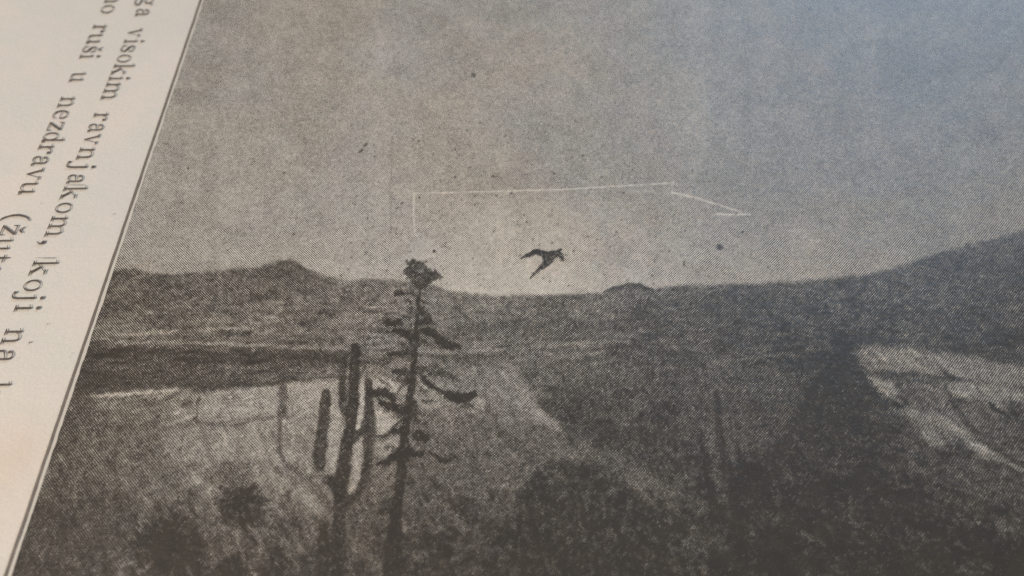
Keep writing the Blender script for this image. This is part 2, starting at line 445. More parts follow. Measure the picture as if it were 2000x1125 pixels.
poly([(1860, 790), (1930, 800), (2010, 830), (2010, 900), (1960, 880), (1900, 840)], 88, .4, 10, tex=10)
poly([(1740, 860), (1830, 880), (1900, 900), (1980, 940), (1960, 990), (1850, 960), (1760, 910)], 84, .4, 16, tex=8)
# right-hand ghostly cactus
def ghost(pts, wd):
    stroke(pts, wd, 56, .7, 6, rid=8, warp=.8, tex=2)
ghost([(1400, 770), (1403, 820), (1410, 880), (1424, 940), (1437, 1000), (1447, 1060), (1452, 1140)], [6, 7, 8, 9, 11, 13, 14])
ghost([(1368, 840), (1374, 885), (1386, 940), (1396, 990), (1418, 1018), (1438, 1035)], [4, 5, 7, 8, 8, 8])
ghost([(1441, 860), (1445, 900), (1444, 932), (1436, 950)], [4, 5, 6, 6])
blob(1482, 935, 26, 38, 58, .7); blob(1520, 1085, 45, 52, 55, .7); blob(1470, 960, 26, 14, 56, .7)
stroke([(1480, 905), (1462, 935), (1440, 955)], 7, 58, .6, 5)
stroke([(1420, 950), (1418, 900)], 4, 92, .35, 5)
poly([(1385, 850), (1397, 850), (1412, 930), (1418, 980), (1405, 985), (1392, 930)], 92, .45, 5)
poly([(1330, 1040), (1420, 1030), (1420, 1060), (1340, 1090)], 78, .4, 12)

# --- yucca bushes at lower left, spiky
def yucca(cx, cy, r, rid, tone, n=26, seed=1, sq=.85):
    qq = np.random.default_rng(seed)
    blob(cx, cy + r * .1, r * .72, r * .66, tone, .95, soft=.5, rid=rid, warp=2)
    for k in range(n):
        a = 2 * math.pi * k / n + qq.uniform(-.15, .15)
        L = r * qq.uniform(.7, 1.2)
        stroke([(cx + math.cos(a) * r * .3, cy + math.sin(a) * r * .3), (cx + math.cos(a) * L, cy + math.sin(a) * L * sq)],
               [r * .13, r * .025], tone, .85, 3, rid=rid, warp=.8)
blob(455, 922, 38, 24, 92, .75, tex=5, warp=2)
yucca(472, 985, 50, 6, 60, 26, 3)
for k in range(60):
    a = QR.uniform(0, 6.28); rr = QR.uniform(30, 66)
    stroke([(472 + math.cos(a) * rr * .6, 985 + math.sin(a) * rr * .5), (472 + math.cos(a) * rr, 985 + math.sin(a) * rr * .85)], [3, .8], 58, .8, 2.5, rid=6, warp=1.5)
for k in range(14):
    a = QR.uniform(0, 6.28); rr = QR.uniform(8, 44)
    stroke([(472 + math.cos(a) * rr, 990 + math.sin(a) * rr * .8), (472 + math.cos(a) * (rr + 12), 990 + math.sin(a) * (rr + 12) * .8)], [1.4, 1], 96, .6, 2.5, warp=1.5)
yucca(330, 1065, 62, 9, 60, 30, 5, 1.0)
blob(340, 1060, 52, 55, 56, .6, warp=2.5, rid=9)
for k in range(90):
    a = QR.uniform(0, 6.28); rr = QR.uniform(40, 84)
    stroke([(330 + math.cos(a) * rr * .6, 1065 + math.sin(a) * rr * .7), (330 + math.cos(a) * rr, 1065 + math.sin(a) * rr)], [3.5, .8], 57, .75, 3, rid=9, warp=1.5)
yucca(450, 1115, 40, 10, 60, 20, 8)
yucca(535, 1120, 44, 11, 64, 22, 9)
hatch([(230, 960), (580, 930), (600, 1125), (220, 1125)], 300, (.3, 1), 20, 3, 22, .75, 3)
for (cx_, cy_, rr_) in ((472, 985, 50), (330, 1065, 66)):
    for k in range(26):
        a = QR.uniform(-3.14, 0.3)
        stroke([(cx_ + math.cos(a) * rr_ * .45, cy_ + math.sin(a) * rr_ * .45), (cx_ + math.cos(a) * rr_ * 1.25, cy_ + math.sin(a) * rr_ * 1.15)], [.8, 2.0], 100, .3, 3, warp=1.5)
stroke([(455, 1040), (462, 1075)], 4, 98, .5, 6)
poly([(60, 960), (220, 940), (260, 1010), (200, 1140), (0, 1140)], 72, .45, 30, tex=4)
stroke([(240, 1030), (262, 990), (300, 975)], 6, 104, .35, 10)

# --- the columnar cactus
def cac(pts, wd, tone=62, rid=5):
    stroke(pts, wd, tone, .92, 3, rid=rid, warp=.8, tex=7)
    for i in range(1, len(pts)):
        (ax, ay), (bx, by) = pts[i - 1], pts[i]
        for k in range(int(math.hypot(bx - ax, by - ay) / 6)):
            t = QR.uniform(0, 1); w_ = wd[i] * QR.choice([-.5, -.2, .2, .5])
            blob(ax + (bx - ax) * t + w_, ay + (by - ay) * t, 2.4, 3, QR.choice([50, 56, 86, 98]), .5, 0, .6, rid=rid, warp=.5)
stroke([(553, 758), (553, 785), (550, 806)], [8, 9, 8], 88, .92, 3, tex=5)
stroke([(546, 812), (545, 860), (548, 885)], 3, 88, .85, 3)
stroke([(560, 812), (558, 850), (566, 870)], 2, 104, .6, 3)
blob(568, 780, 14, 20, 124, .5)
cac([(671, 706), (669, 750), (668, 790), (676, 806)], [6, 7, 7, 7], 70)
cac([(695, 682), (693, 720), (690, 770), (686, 820), (676, 880), (667, 940), (661, 1028), (658, 1140)], [9, 11, 12, 11, 12, 13, 13, 14])
blob(696, 676, 8, 7, 60, .95, rid=5)
stroke([(682, 700), (680, 760)], 1.6, 112, .7, 2)
cac([(720, 745), (719, 775), (722, 810), (721, 850), (717, 900), (711, 940), (696, 970), (676, 982)], [7, 8, 10, 10, 9, 9, 9, 10], 66)
stroke([(728, 812), (730, 850), (726, 900)], [5, 6, 4], 84, .7, 3, rid=5)
stroke([(700, 846), (690, 858), (680, 862)], [8, 8, 7], 68, .8, 3, rid=5)
stroke([(712, 826), (706, 846)], [6, 6], 74, .8, 3, rid=5)
cac([(636, 770), (634, 800), (630, 840), (626, 880), (623, 912)], [9, 11, 12, 12, 11], 66)
cac([(640, 938), (655, 946), (665, 960)], [9, 12, 13], 60)
stroke([(622, 925), (634, 935)], 6, 108, .6, 5)
cac([(632, 1030), (631, 1060), (629, 1140)], [9, 11, 13], 58)
stroke([(690, 706), (690, 740)], 1, 110, .5, 2)
for (a, b) in ((688, 736), (700, 700), (634, 792), (640, 812), (628, 835), (622, 870), (692, 790), (716, 800), (722, 830), (664, 905), (672, 880)):
    blob(a, b, 2.6, 2.2, 112, .6, warp=.3)

# --- the tall sparse tree
def tre(pts, wd, tone=60, al=.92, tex=5):
    stroke(pts, wd, tone, al, 2.6, rid=4, warp=1.2, tex=tex)
crown = [(796, 512), (806, 506), (818, 509), (829, 510), (837, 520), (849, 530), (864, 541), (849, 550), (836, 556), (822, 564), (808, 557), (799, 546), (786, 531), (797, 523)]
poly(crown, 58, .82, 2, rid=4, warp=1.6)
for k in range(130):
    x, y = QR.uniform(786, 864), QR.uniform(506, 564)
    if inside(crown, x, y):
        blob(x, y, 2.2, 1.8, QR.choice([44, 50, 100, 122]), .75, 0, .6, rid=4, warp=.5)
    elif inside([(824 + (a - 824) * 1.14, 536 + (b - 536) * 1.14) for a, b in crown], x, y):
        blob(x, y, 2.2, 1.7, 60, .8, QR.uniform(0, 90), .6, rid=4, warp=.5)
blob(823, 530, 6, 4, 132, .85, warp=.6); blob(818, 541, 6, 2.5, 112, .7, warp=.6); blob(806, 519, 3.4, 2.5, 120, .7, warp=.5)
tre([(820, 560), (819, 572), (816, 582), (817, 602), (814, 640), (812, 665), (809, 702)], [2, 3, 4.5, 4, 4, 6.5, 6])
tre([(808, 708), (804, 730), (800, 770), (798, 810), (791, 850), (787, 890), (782, 930), (776, 985), (770, 1050), (765, 1140)], [5, 7, 7.5, 8.5, 9.5, 11, 10.5, 12, 15, 20], 58)
tre([(816, 574), (796, 573)], 2, 66); bough([(768, 572), (790, 571)], [6, 6], 62)
bough([(817, 600), (828, 611), (838, 624), (846, 634)], [5, 6, 7, 7], 66)
bough([(752, 631), (782, 629)], [6, 5], 56); bough([(812, 633), (838, 626)], [4, 5], 60)
bough([(768, 643), (785, 650), (800, 656), (811, 668)], [5, 9, 9, 7], 56); tre([(776, 648), (800, 656), (811, 668)], [3, 5, 5])
bough([(806, 592), (798, 588)], [3, 3], 76); bough([(798, 610), (812, 612)], [4, 4], 78); bough([(800, 668), (812, 676)], [5, 6], 74)
bough([(824, 652), (842, 648), (856, 660), (870, 672), (900, 679)], [8, 11, 9, 7, 4], 58)
bough([(858, 672), (885, 680)], [6, 4], 60)
bough([(758, 694), (780, 692), (806, 684)], [4, 6, 8], 64)
bough([(736, 712), (760, 706)], [5, 4], 84)
bough([(768, 724), (785, 726), (804, 734)], [5, 8, 6], 68)
bough([(812, 716), (840, 724), (868, 730), (893, 742)], [5, 9, 9, 4], 74)
tre([(812, 724), (828, 740), (842, 752), (858, 766), (872, 776)], [3, 4, 4, 3, 3], 60)
bough([(826, 740), (845, 754)], [5, 5], 62)
tre([(868, 775), (885, 779), (905, 781), (918, 774), (928, 766)], [3, 5, 6, 5, 2.5], 54)
bough([(870, 772), (928, 772)], [5, 5], 56); bough([(905, 792), (922, 792)], [4, 3], 74)
bough([(716, 768), (735, 770), (752, 766), (772, 780)], [5, 10, 11, 9], 60)
bough([(740, 786), (765, 794), (794, 804)], [7, 11, 10], 58)
tre([(795, 745), (782, 758), (774, 770)], [2.4, 2.4, 2], 70)
bough([(806, 776), (812, 800), (814, 825)], [3, 5, 5], 68)
bough([(822, 783), (848, 784)], [3, 4], 88)
tre([(795, 813), (778, 825), (764, 837)], [3.4, 2.6, 2], 66)
bough([(764, 843), (780, 838), (796, 842)], [4, 6, 6], 58)
bough([(738, 853), (756, 850), (770, 843)], [3, 4, 3], 70)
bough([(806, 848), (822, 850), (838, 860)], [10, 11, 8], 56); bough([(805, 828), (824, 826)], [7, 6], 82)
bough([(764, 892), (790, 884), (812, 886), (830, 888)], [9, 10, 7, 5], 54)
bough([(738, 906), (755, 903), (772, 893)], [3, 6, 8], 58)
tre([(842, 884), (850, 892), (862, 900), (876, 900), (890, 893)], [2, 3.4, 4.5, 4, 2.4], 56)
for (a, b, c, d, h, tn) in ((800, 602, 812, 606, 4, 80), (826, 588, 836, 594, 3, 84), (786, 618, 806, 622, 4, 82), (824, 664, 840, 676, 6, 76), (778, 672, 800, 678, 5, 80), (818, 692, 850, 700, 4, 86), (770, 740, 794, 744, 5, 80),
                        (816, 756, 836, 768, 5, 84), (742, 742, 760, 752, 3, 92), (806, 806, 826, 812, 5, 84), (776, 812, 792, 816, 4, 84), (812, 868, 834, 870, 4, 84), (752, 872, 776, 878, 4, 84), (792, 906, 816, 912, 5, 80), (760, 925, 776, 935, 5, 80), (790, 940, 808, 952, 5, 76)):
    bough([(a, b), (c, d)], [h, h * .7], tn, size=2.2)
stroke([(802, 836), (800, 870)], 1.2, 116, .7, 1.6)
for (a, b) in ((797, 770), (790, 830), (806, 800), (792, 870)):
    blob(a, b, 2.4, 6, 100, .55, warp=.3)

# --- the bird
def bir(pts, wd):
    stroke(pts, wd, 50, .96, 2.0, rid=7, warp=.45, tex=9)
bir([(1018, 504), (1030, 498), (1046, 492), (1060, 495), (1072, 500)], [1.5, 3.2, 5, 6, 7])
bir([(1068, 502), (1078, 497), (1090, 496), (1098, 502)], [9, 7, 6, 4])
bir([(1090, 490), (1096, 488)], [2, 2]); bir([(1096, 503), (1101, 508)], [3, 1.5])
bir([(1070, 506), (1060, 518), (1048, 530), (1036, 543)], [5, 4, 2.6, 1.3])
bir([(1078, 506), (1070, 514), (1060, 524)], [5, 4, 2])
for k in range(90):
    t = QR.uniform(0, 1)
    x, y = [(1018 + 56 * t, 504 - 8 * math.sin(t * 3)), (1074 - 38 * t, 506 + 36 * t), (1070 + 32 * t, 500 + 3 * t)][k % 3]
    blob(x + QR.normal(0, 3), y + QR.normal(0, 3), 1.8, 1.6, QR.choice([56, 112, 132]), .7, 0, .6, rid=7, warp=.4)

# --- retouching lines and blemishes of the plate
for k in range(100):
    a, b = 808 + 5.09 * k, 808 + 5.09 * (k + 1)
    f = lambda x: np.interp(x, [808, 1000, 1100, 1200, 1317], [378, 373, 370, 364, 357])
    stroke([(a, f(a)), (b, f(b))], QR.uniform(.8, 1.7), QR.uniform(190, 216), QR.uniform(.35, .95), 1.6, warp=.12)
stroke([(808, 378), (808, 420), (810, 455), (818, 468)], [1.5, 1.3, 1.2, .9], 208, .85, 1.8, warp=.12)
stroke([(1314, 358), (1313, 380)], [.8, 1.6], 196, .6, 2, warp=.3)
stroke([(1312, 376), (1360, 386), (1410, 402), (1448, 414)], [2, 1.6, 1.5, 1.5], 206, .8, 2, warp=.2)
stroke([(1400, 418), (1430, 419), (1465, 419)], [2.2, 2.1, 1.9], 206, .8, 2, warp=.2)
stroke([(1225, 376), (1260, 374), (1305, 380)], [2, 3, 2], 172, .55, 4)
stroke([(765, 265), (764, 350), (763, 470)], 1.6, 132, .6, 3, warp=.4)
stroke([(352, 365), (360, 367), (368, 367)], 1.2, 190, .8, 2, warp=.3)
blob(925, 147, 5, 4, 92, .9, warp=.5); blob(715, 284, 5, 2.5, 86, .85, -30, warp=.6); blob(704, 295, 6, 2.5, 88, .85, -25, warp=.6)
blob(848, 491, 3.6, 2.6, 60, .9, 30, warp=.4); stroke([(862, 483), (868, 481), (872, 483)], .8, 70, .8, 1.6, warp=.2)
blob(1405, 483, 6, 6, 74, .9, warp=.5); blob(1336, 517, 3.5, 3.5, 110, .8, warp=.4); blob(355, 396, 3, 3, 96, .7, warp=.5)
blob(786, 396, 3, 2, 78, .8, warp=.4); blob(777, 406, 5, 1.6, 92, .8, -20, warp=.4); blob(240, 505, 2, 3, 80, .6)
blob(535, 196, 3, 2, 112, .5); blob(822, 205, 5, 2, 118, .5, -40); blob(683, 244, 1.6, 1.6, 90, .7); blob(910, 253, 2, 2, 80, .7)
q = np.random.default_rng(21)
for k in range(260):                                     # spots where neighbouring dots ran together
    x, y = q.uniform(300, 1500), q.uniform(230, 560)
    if y > np.interp(x, rx, ry) - 6 or q.uniform() > math.exp(-((x - 1000) / 420) ** 2) * (.25 + (y - 230) / 330) + .12:
        continue
    blob(x, y, q.uniform(1.4, 2.8), q.uniform(1.1, 1.9), q.uniform(50, 90), q.uniform(.5, .9), q.choice([-38, 38]), .6, warp=.2)
for k in range(110):
    x, y = q.uniform(500, 1500), q.uniform(150, 530)
    blob(x, y, q.uniform(1.5, 3), q.uniform(1.2, 2), q.uniform(170, 196), q.uniform(.3, .7), 0, .7, warp=.2)
for k in range(900):                                     # pale nicks in the dark scrub
    x, y = q.uniform(60, 2000), q.uniform(590, 1125)
    blob(x, y, q.uniform(1.2, 3.4), q.uniform(1.2, 3), T[int(y - Y0), int(x - X0)] + q.uniform(16, 40), q.uniform(.4, .8), q.uniform(0, 90), .8, warp=.6)

# grit of the coarse screen over everything drawn
T += land * ((T - 92) * .14)
LT = np.clip((T - 50) / 40, .3, 1)
spk = noise(2.8, 2.5)
T += land * LT * np.clip(spk - 1.1, 0, 2) * 26
T += land * LT * (noise(2.4) * 8 + noise(4.2, 3.6) * 6)
T += (1 - land) * (noise(2.6) * 2 + noise(5) * 2 + noise(60, 34) * 1.4)

# ---------------------------------------------------------------- tone -> ink value of the halftone screen
PAPER = 0.60
INK = 0.034
SOFT = 0.14
GAIN = 1.10


def srgb2lin(v):
    v = np.clip(v / 255.0, 0, 1)
    return np.where(v <= .04045, v / 12.92, ((v + .055) / 1.055) ** 2.4)


aa, bb = np.meshgrid(np.linspace(0, 2 * np.pi, 80, endpoint=False), np.linspace(0, 2 * np.pi, 80, endpoint=False))
S = .5 - .5 * np.cos(aa) * np.cos(bb)
dd = np.linspace(-.3, 1.35, 140)
cov = np.array([np.clip((d - S) / (2 * SOFT) + .5, 0, 1).mean() for d in dd])
R = srgb2lin(T) / GAIN
C = np.clip((PAPER - R) / (PAPER - INK), 0.02, .9995)
INKMAP = np.interp(C, cov, dd).astype(np.float32)


def sample(A, x, y):
    u = np.clip(x - X0, 0, CW - 1.01)
    v = np.clip(y - Y0, 0, CHH - 1.01)
    iu = u.astype(int); iv = v.astype(int)
    fu = u - iu; fv = v - iv
    return (A[iv, iu] * (1 - fu) + A[iv, iu + 1] * fu) * (1 - fv) + (A[iv + 1, iu] * (1 - fu) + A[iv + 1, iu + 1] * fu) * fv


# ---------------------------------------------------------------- materials
def nodes(name):
    m = bpy.data.materials.new(name)
    m.use_nodes = True
    nt = m.node_tree
    return m, nt, nt.nodes["Principled BSDF"]


class NB:
    def __init__(s, nt):
        s.nt = nt

    def n(s, t, **kw):
        o = s.nt.nodes.new(t)
        for k, v in kw.items():
            setattr(o, k, v)
        return o

    def link(s, a, b):
        s.nt.links.new(a, b)

    def math(s, op, a, b=None, c=None, clamp=False):
        o = s.n('ShaderNodeMath', operation=op, use_clamp=clamp)
        for i, v in enumerate((a, b, c)):
            if v is None:
                continue
            if hasattr(v, 'is_output'):
                s.link(v, o.inputs[i])
            else:
                o.inputs[i].default_value = v
        return o.outputs[0]

    def noise(s, vec, scale, detail=3.0, rough=.55, color=False):
        o = s.n('ShaderNodeTexNoise')
        s.link(vec, o.inputs['Vector'])
        o.inputs['Scale'].default_value = scale
        o.inputs['Detail'].default_value = detail
        o.inputs['Roughness'].default_value = rough
        return o.outputs['Color' if color else 'Fac']

    def rng(s, v, a, b, c, d):
        o = s.n('ShaderNodeMapRange')
        s.link(v, o.inputs[0])
        for i, k in enumerate((a, b, c, d)):
            o.inputs[i + 1].default_value = k
        return o.outputs[0]

    def mix(s, f, a, b, bt='MIX'):
        o = s.n('ShaderNodeMix', data_type='RGBA', blend_type=bt)
        for i, v in ((0, f), (6, a), (7, b)):
            if hasattr(v, 'is_output'):
                s.link(v, o.inputs[i])
            else:
                o.inputs[i].default_value = v
        return o.outputs[2]


def paper_color(b, vec):
    """aged paper: cream ground, warm and grey-green clouds, fibres"""
    col = b.mix(b.rng(b.noise(vec, 7, 3), .35, .65, 0, 1), (.625, .570, .505, 1), (.675, .595, .515, 1))
    col = b.mix(b.rng(b.noise(vec, 26, 3, .6), .42, .62, 0, .55), col, (.615, .580, .500, 1))
    fib = b.rng(b.noise(vec, 420, 4, .7), .3, .7, .93, 1.06)
    c2 = b.n('ShaderNodeCombineColor')
    for i in range(3):
        b.link(fib, c2.inputs[i])
    return b.mix(1.0, col, c2.outputs[0], 'MULTIPLY')


def paper_bump(b, vec, p, k=1.0):
    h = b.math('ADD', b.noise(vec, 260, 4, .65), b.math('MULTIPLY', b.noise(vec, 45, 3, .5), 2.0))
    bm = b.n('ShaderNodeBump')
    bm.inputs['Strength'].default_value = .35 * k
    bm.inputs['Distance'].default_value = .0012
    b.link(h, bm.inputs['Height'])
    b.link(bm.outputs[0], p.inputs['Normal'])


def mat_paper():
    m, nt, p = nodes("aged_paper")
    b = NB(nt)
    vec = b.n('ShaderNodeTexCoord').outputs['Object']
    col = paper_color(b, vec)
    # rusty water stain near the lower margin
    sx, sy = P(22, 890)
    for (px, py, r, c, k) in ((22, 892, .045, (.62, .46, .34, 1), .42), (-20, 1010, .05, (.60, .48, .36, 1), .2), (110, 250, .12, (.66, .60, .55, 1), .0)):
        x, y = P(px, py)
        mp = b.n('ShaderNodeVectorMath', operation='DISTANCE')
        mp.inputs[1].default_value = (float(x), float(y), TOP)
        wob = b.n('ShaderNodeVectorMath', operation='ADD')
        sc_ = b.n('ShaderNodeVectorMath', operation='SCALE')
        b.link(b.noise(vec, 22, 3, .6, True), sc_.inputs[0])
        sc_.inputs['Scale'].default_value = r * .9
        off = b.n('ShaderNodeVectorMath', operation='SUBTRACT')
        b.link(sc_.outputs[0], off.inputs[0])
        off.inputs[1].default_value = (r * .45, r * .45, r * .45)
        b.link(vec, wob.inputs[0]); b.link(off.outputs[0], wob.inputs[1])
        b.link(wob.outputs[0], mp.inputs[0])
        f = b.rng(mp.outputs['Value'], r * 1.1, r * .1, 0, k)
        col = b.mix(f, col, c)
    b.link(col, p.inputs['Base Color'])
    p.inputs['Roughness'].default_value = .62
    p.inputs['Specular IOR Level'].default_value = .35
    paper_bump(b, vec, p)
    return m


def mat_print():
    m, nt, p = nodes("halftone_print")
    b = NB(nt)
    vec = b.n('ShaderNodeTexCoord').outputs['Object']
    at = b.n('ShaderNodeAttribute', attribute_name='ink')
    sep = b.n('ShaderNodeSeparateXYZ')
    # slightly irregular screen
    wob = b.n('ShaderNodeVectorMath', operation='SCALE')
    b.link(b.noise(vec, 300, 2, .5, True), wob.inputs[0])
    wob.inputs['Scale'].default_value = .0009
    ad = b.n('ShaderNodeVectorMath', operation='ADD')
    b.link(vec, ad.inputs[0]); b.link(wob.outputs[0], ad.inputs[1])
    b.link(ad.outputs[0], sep.inputs[0])
    k = 2 * math.pi / .00240
    cx = b.math('COSINE', b.math('MULTIPLY', sep.outputs[0], k))
    cy = b.math('COSINE', b.math('MULTIPLY', sep.outputs[1], k))
    s = b.math('MULTIPLY_ADD', b.math('MULTIPLY', cx, cy), -.5, .5)
    jit = b.math('MULTIPLY', b.math('SUBTRACT', b.noise(vec, 520, 2, .6), .5), .5)
    d = b.math('ADD', b.math('SUBTRACT', at.outputs['Fac'], s), jit)
    ink = b.math('MULTIPLY_ADD', d, 1 / (2 * SOFT), .5, clamp=True)
    pap = paper_color(b, vec)
    pap = b.mix(1.0, pap, b.mix(b.rng(b.noise(vec, 5.5, 5, .6), .40, .60, 0, 1), (1.035, 1.0, .935, 1), (.99, 1.0, 1.0, 1)), 'MULTIPLY')  # warm and cool patches: uneven sheen of the window put into the paper tint
    inkc = b.mix(b.rng(b.noise(vec, 60, 3), .4, .6, 0, 1), (.036, .029, .0225, 1), (.043, .034, .0245, 1))
    col = b.mix(ink, pap, inkc)
    b.link(col, p.inputs['Base Color'])
    b.link(b.math('MULTIPLY_ADD', ink, -.10, .56), p.inputs['Roughness'])
    p.inputs['Specular IOR Level'].default_value = .5
    paper_bump(b, vec, p, .8)
    return m


def mat_ink():
    m, nt, p = nodes("letterpress_ink")
    b = NB(nt)
    vec = b.n('ShaderNodeTexCoord').outputs['Object']
    c = b.mix(b.rng(b.noise(vec, 160, 3, .7), .35, .7, 0, 1), (.070, .054, .042, 1), (.145, .115, .090, 1))
    b.link(c, p.inputs['Base Color'])
    p.inputs['Roughness'].default_value = .55
    paper_bump(b, vec, p, .8)
    return m


def mat_simple(name, c1, c2, scale, rough, stretch=(1, 1, 1)):
    m, nt, p = nodes(name)
    b = NB(nt)
    vec = b.n('ShaderNodeTexCoord').outputs['Object']
    mp = b.n('ShaderNodeMapping')
    b.link(vec, mp.inputs[0])
    mp.inputs['Scale'].default_value = stretch
    b.link(b.mix(b.noise(mp.outputs[0], scale, 5, .6), c1, c2), p.inputs['Base Color'])
    p.inputs['Roughness'].default_value = rough
    return m


M_PAPER, M_PRINT, M_INK = mat_paper(), mat_print(), mat_ink()
M_EDGE = mat_simple("page_edges", (.50, .42, .30, 1), (.62, .54, .42, 1), 6, .8, (1, 1, 160))
M_WOOD = mat_simple("table_wood", (.12, .06, .03, 1), (.22, .12, .06, 1), 3, .45, (1, 12, 1))
M_STRIP = mat_simple("plate_margin", (.50, .45, .38, 1), (.60, .54, .46, 1), 90, .6)
M_RULE = mat_simple("worn_rule_ink", (.11, .09, .074, 1), (.21, .175, .145, 1), 140, .6)
M_SPOT = mat_simple("foxing", (.20, .14, .09, 1), (.30, .22, .15, 1), 200, .7)


def link(name, me, mat, parent=None):
    if mat:
        me.materials.append(mat)
    o = bpy.data.objects.new(name, me)
    sc.collection.objects.link(o)
    o.parent = parent
    return o


def mesh(name, v, f):
    me = bpy.data.meshes.new(name)
    me.from_pydata([tuple(map(float, p)) for p in v], [], f)
    me.update()
    return me


def box(x0, y0, z0, x1, y1, z1):
    v = [(x, y, z) for z in (z0, z1) for y in (y0, y1) for x in (x0, x1)]
    f = [(0, 2, 3, 1), (4, 5, 7, 6), (0, 1, 5, 4), (1, 3, 7, 5), (3, 2, 6, 7), (2, 0, 4, 6)]
    return v, f


# ---------------------------------------------------------------- table and book
tb = link("tabletop", mesh("tabletop", *box(-6, -4, -.25, 6, 6, 0)), M_WOOD)
tb["kind"] = "structure"

book = bpy.data.objects.new("book", None)
sc.collection.objects.link(book)
book["label"] = "old open book page with cream margin text beside a grey halftone desert landscape"
book["category"] = "book"

RULE = float(np.mean([P(x, y)[0] for x, y in ((392, 0), (300, 280), (203, 560), (106, 840), (12, 1121))]))
PX0, PX1, PY0, PY1 = -1.25, 1.45, -.40, 1.40
link("page_block", mesh("page_block", *box(PX0 + .01, PY0 + .01, .004, PX1 - .01, PY1 - .012, TOP - .0042)), M_EDGE, book)
link("page", mesh("page", *box(PX0, PY0, TOP - .0030, PX1, PY1, TOP - .0010)), M_PAPER, book)

# the plate: the printed picture begins a hair right of the rule
ZP = TOP
mm = .01
IX0 = RULE + .0042
IX1, IY0, IY1 = 1.30, -.28, 1.25


def grid(x0, y0, x1, y1, step, hole=None):
    nx = int(round((x1 - x0) / step)); ny = int(round((y1 - y0) / step))
    xs = np.linspace(x0, x1, nx + 1); ys = np.linspace(y0, y1, ny + 1)
    gxx, gyy = np.meshgrid(xs, ys)
    vid = np.arange((nx + 1) * (ny + 1)).reshape(ny + 1, nx + 1)
    quads = np.stack([vid[:-1, :-1], vid[:-1, 1:], vid[1:, 1:], vid[1:, :-1]], -1).reshape(-1, 4)
    cxx = (gxx[:-1, :-1] + gxx[1:, 1:]).ravel() / 2
    cyy = (gyy[:-1, :-1] + gyy[1:, 1:]).ravel() / 2
    return gxx.ravel(), gyy.ravel(), quads, cxx, cyy


def emit(name, vx, vy, quads, parent, z=ZP):
    u, inv = np.unique(quads.ravel(), return_inverse=True)
    me = bpy.data.meshes.new(name)
    nv, nf = len(u), len(quads)
    me.vertices.add(nv)
    co = np.empty((nv, 3), np.float32)
    co[:, 0] = vx[u]; co[:, 1] = vy[u]; co[:, 2] = z
    me.vertices.foreach_set("co", co.ravel())
    me.loops.add(nf * 4)
    me.loops.foreach_set("vertex_index", inv.astype(np.int32).ravel())
    me.polygons.add(nf)
    me.polygons.foreach_set("loop_start", np.arange(0, nf * 4, 4, dtype=np.int32))
    me.update(calc_edges=True)
    px, py = Q(vx[u], vy[u])
    at = me.attributes.new("ink", 'FLOAT', 'POINT')
    at.data.foreach_set("value", sample(INKMAP, px, py).astype(np.float32))
    return link(name, me, M_PRINT, parent)


FX1 = float(P(2000, 0)[0]) + .05
FY0 = float(P(1000, 1125)[1]) - .03
FY1 = float(P(1000, 0)[1]) + .05
FX1 = min(FX1, IX1)
CELL = .0013
nfx = int(math.ceil((FX1 - IX0) / (CELL * 6))); FX1 = IX0 + nfx * CELL * 6
nfy = int(math.ceil((FY1 - FY0) / (CELL * 6))); FY1 = FY0 + nfy * CELL * 6
vx, vy, quads, cx, cy = grid(IX0, FY0, FX1, FY1, CELL)
px, py = Q(cx, cy)
inside = (px > -90) & (px < 2090) & (py > -70) & (py < 1190)
ids = ID[np.clip((py - Y0).astype(int), 0, CHH - 1), np.clip((px - X0).astype(int), 0, CW - 1)]
ids = np.where(inside, ids, 99)
illus = emit("illustration_plate", *grid(IX0, IY0, IX1, IY1, CELL * 20)[:3], book, z=ZP - .0005)
names = {0: ("printed_sky", None), 1: ("printed_mountains", None), 2: ("printed_valley", None), 3: ("printed_hillside", None),
         4: ("printed_tree", None), 5: ("printed_cactus", "tall cactus with upright arms"), 6: ("printed_bush", None),
         7: ("printed_bird", None), 8: ("printed_cactus", "faint dark cactus"), 9: ("printed_bush", None),
         10: ("printed_bush", None), 11: ("printed_bush", None)}
for k, (nm, lab) in names.items():
    sel = ids == k
    if sel.any():
        o = emit(nm, vx, vy, quads[sel], illus)
        if lab:
            o["label"] = lab
print("fine cells", int((ids < 99).sum()))


# rule and pale margin of the plate
def strip_mesh(name, x, w0, ya, yb, z, wob, seed):
    q = np.random.default_rng(seed)
    n = 420
    ys = np.linspace(ya, yb, n)
    def smooth(a, k):
        return np.convolve(a, np.ones(k) / k, 'same')
    l = smooth(q.standard_normal(n), 5) * wob
    r = smooth(q.standard_normal(n), 3) * wob
    v = []
    for i in range(n):
        v += [(x - w0 / 2 + l[i], ys[i], z), (x + w0 / 2 + r[i], ys[i], z)]
    f = [(2 * i, 2 * i + 1, 2 * i + 3, 2 * i + 2) for i in range(n - 1)]
    return mesh(name, v, f)


link("border_line", strip_mesh("border_line", RULE - .0002, .0027, IY0, IY1, ZP + .0002, .00022, 3), M_RULE, book)
link("plate_margin", strip_mesh("plate_margin", RULE + .0027, .0028, IY0, IY1, ZP + .0001, .00035, 4), M_STRIP, book)

# ---------------------------------------------------------------- letters (x-height = 1)
HAIR, STEM = .045, .15


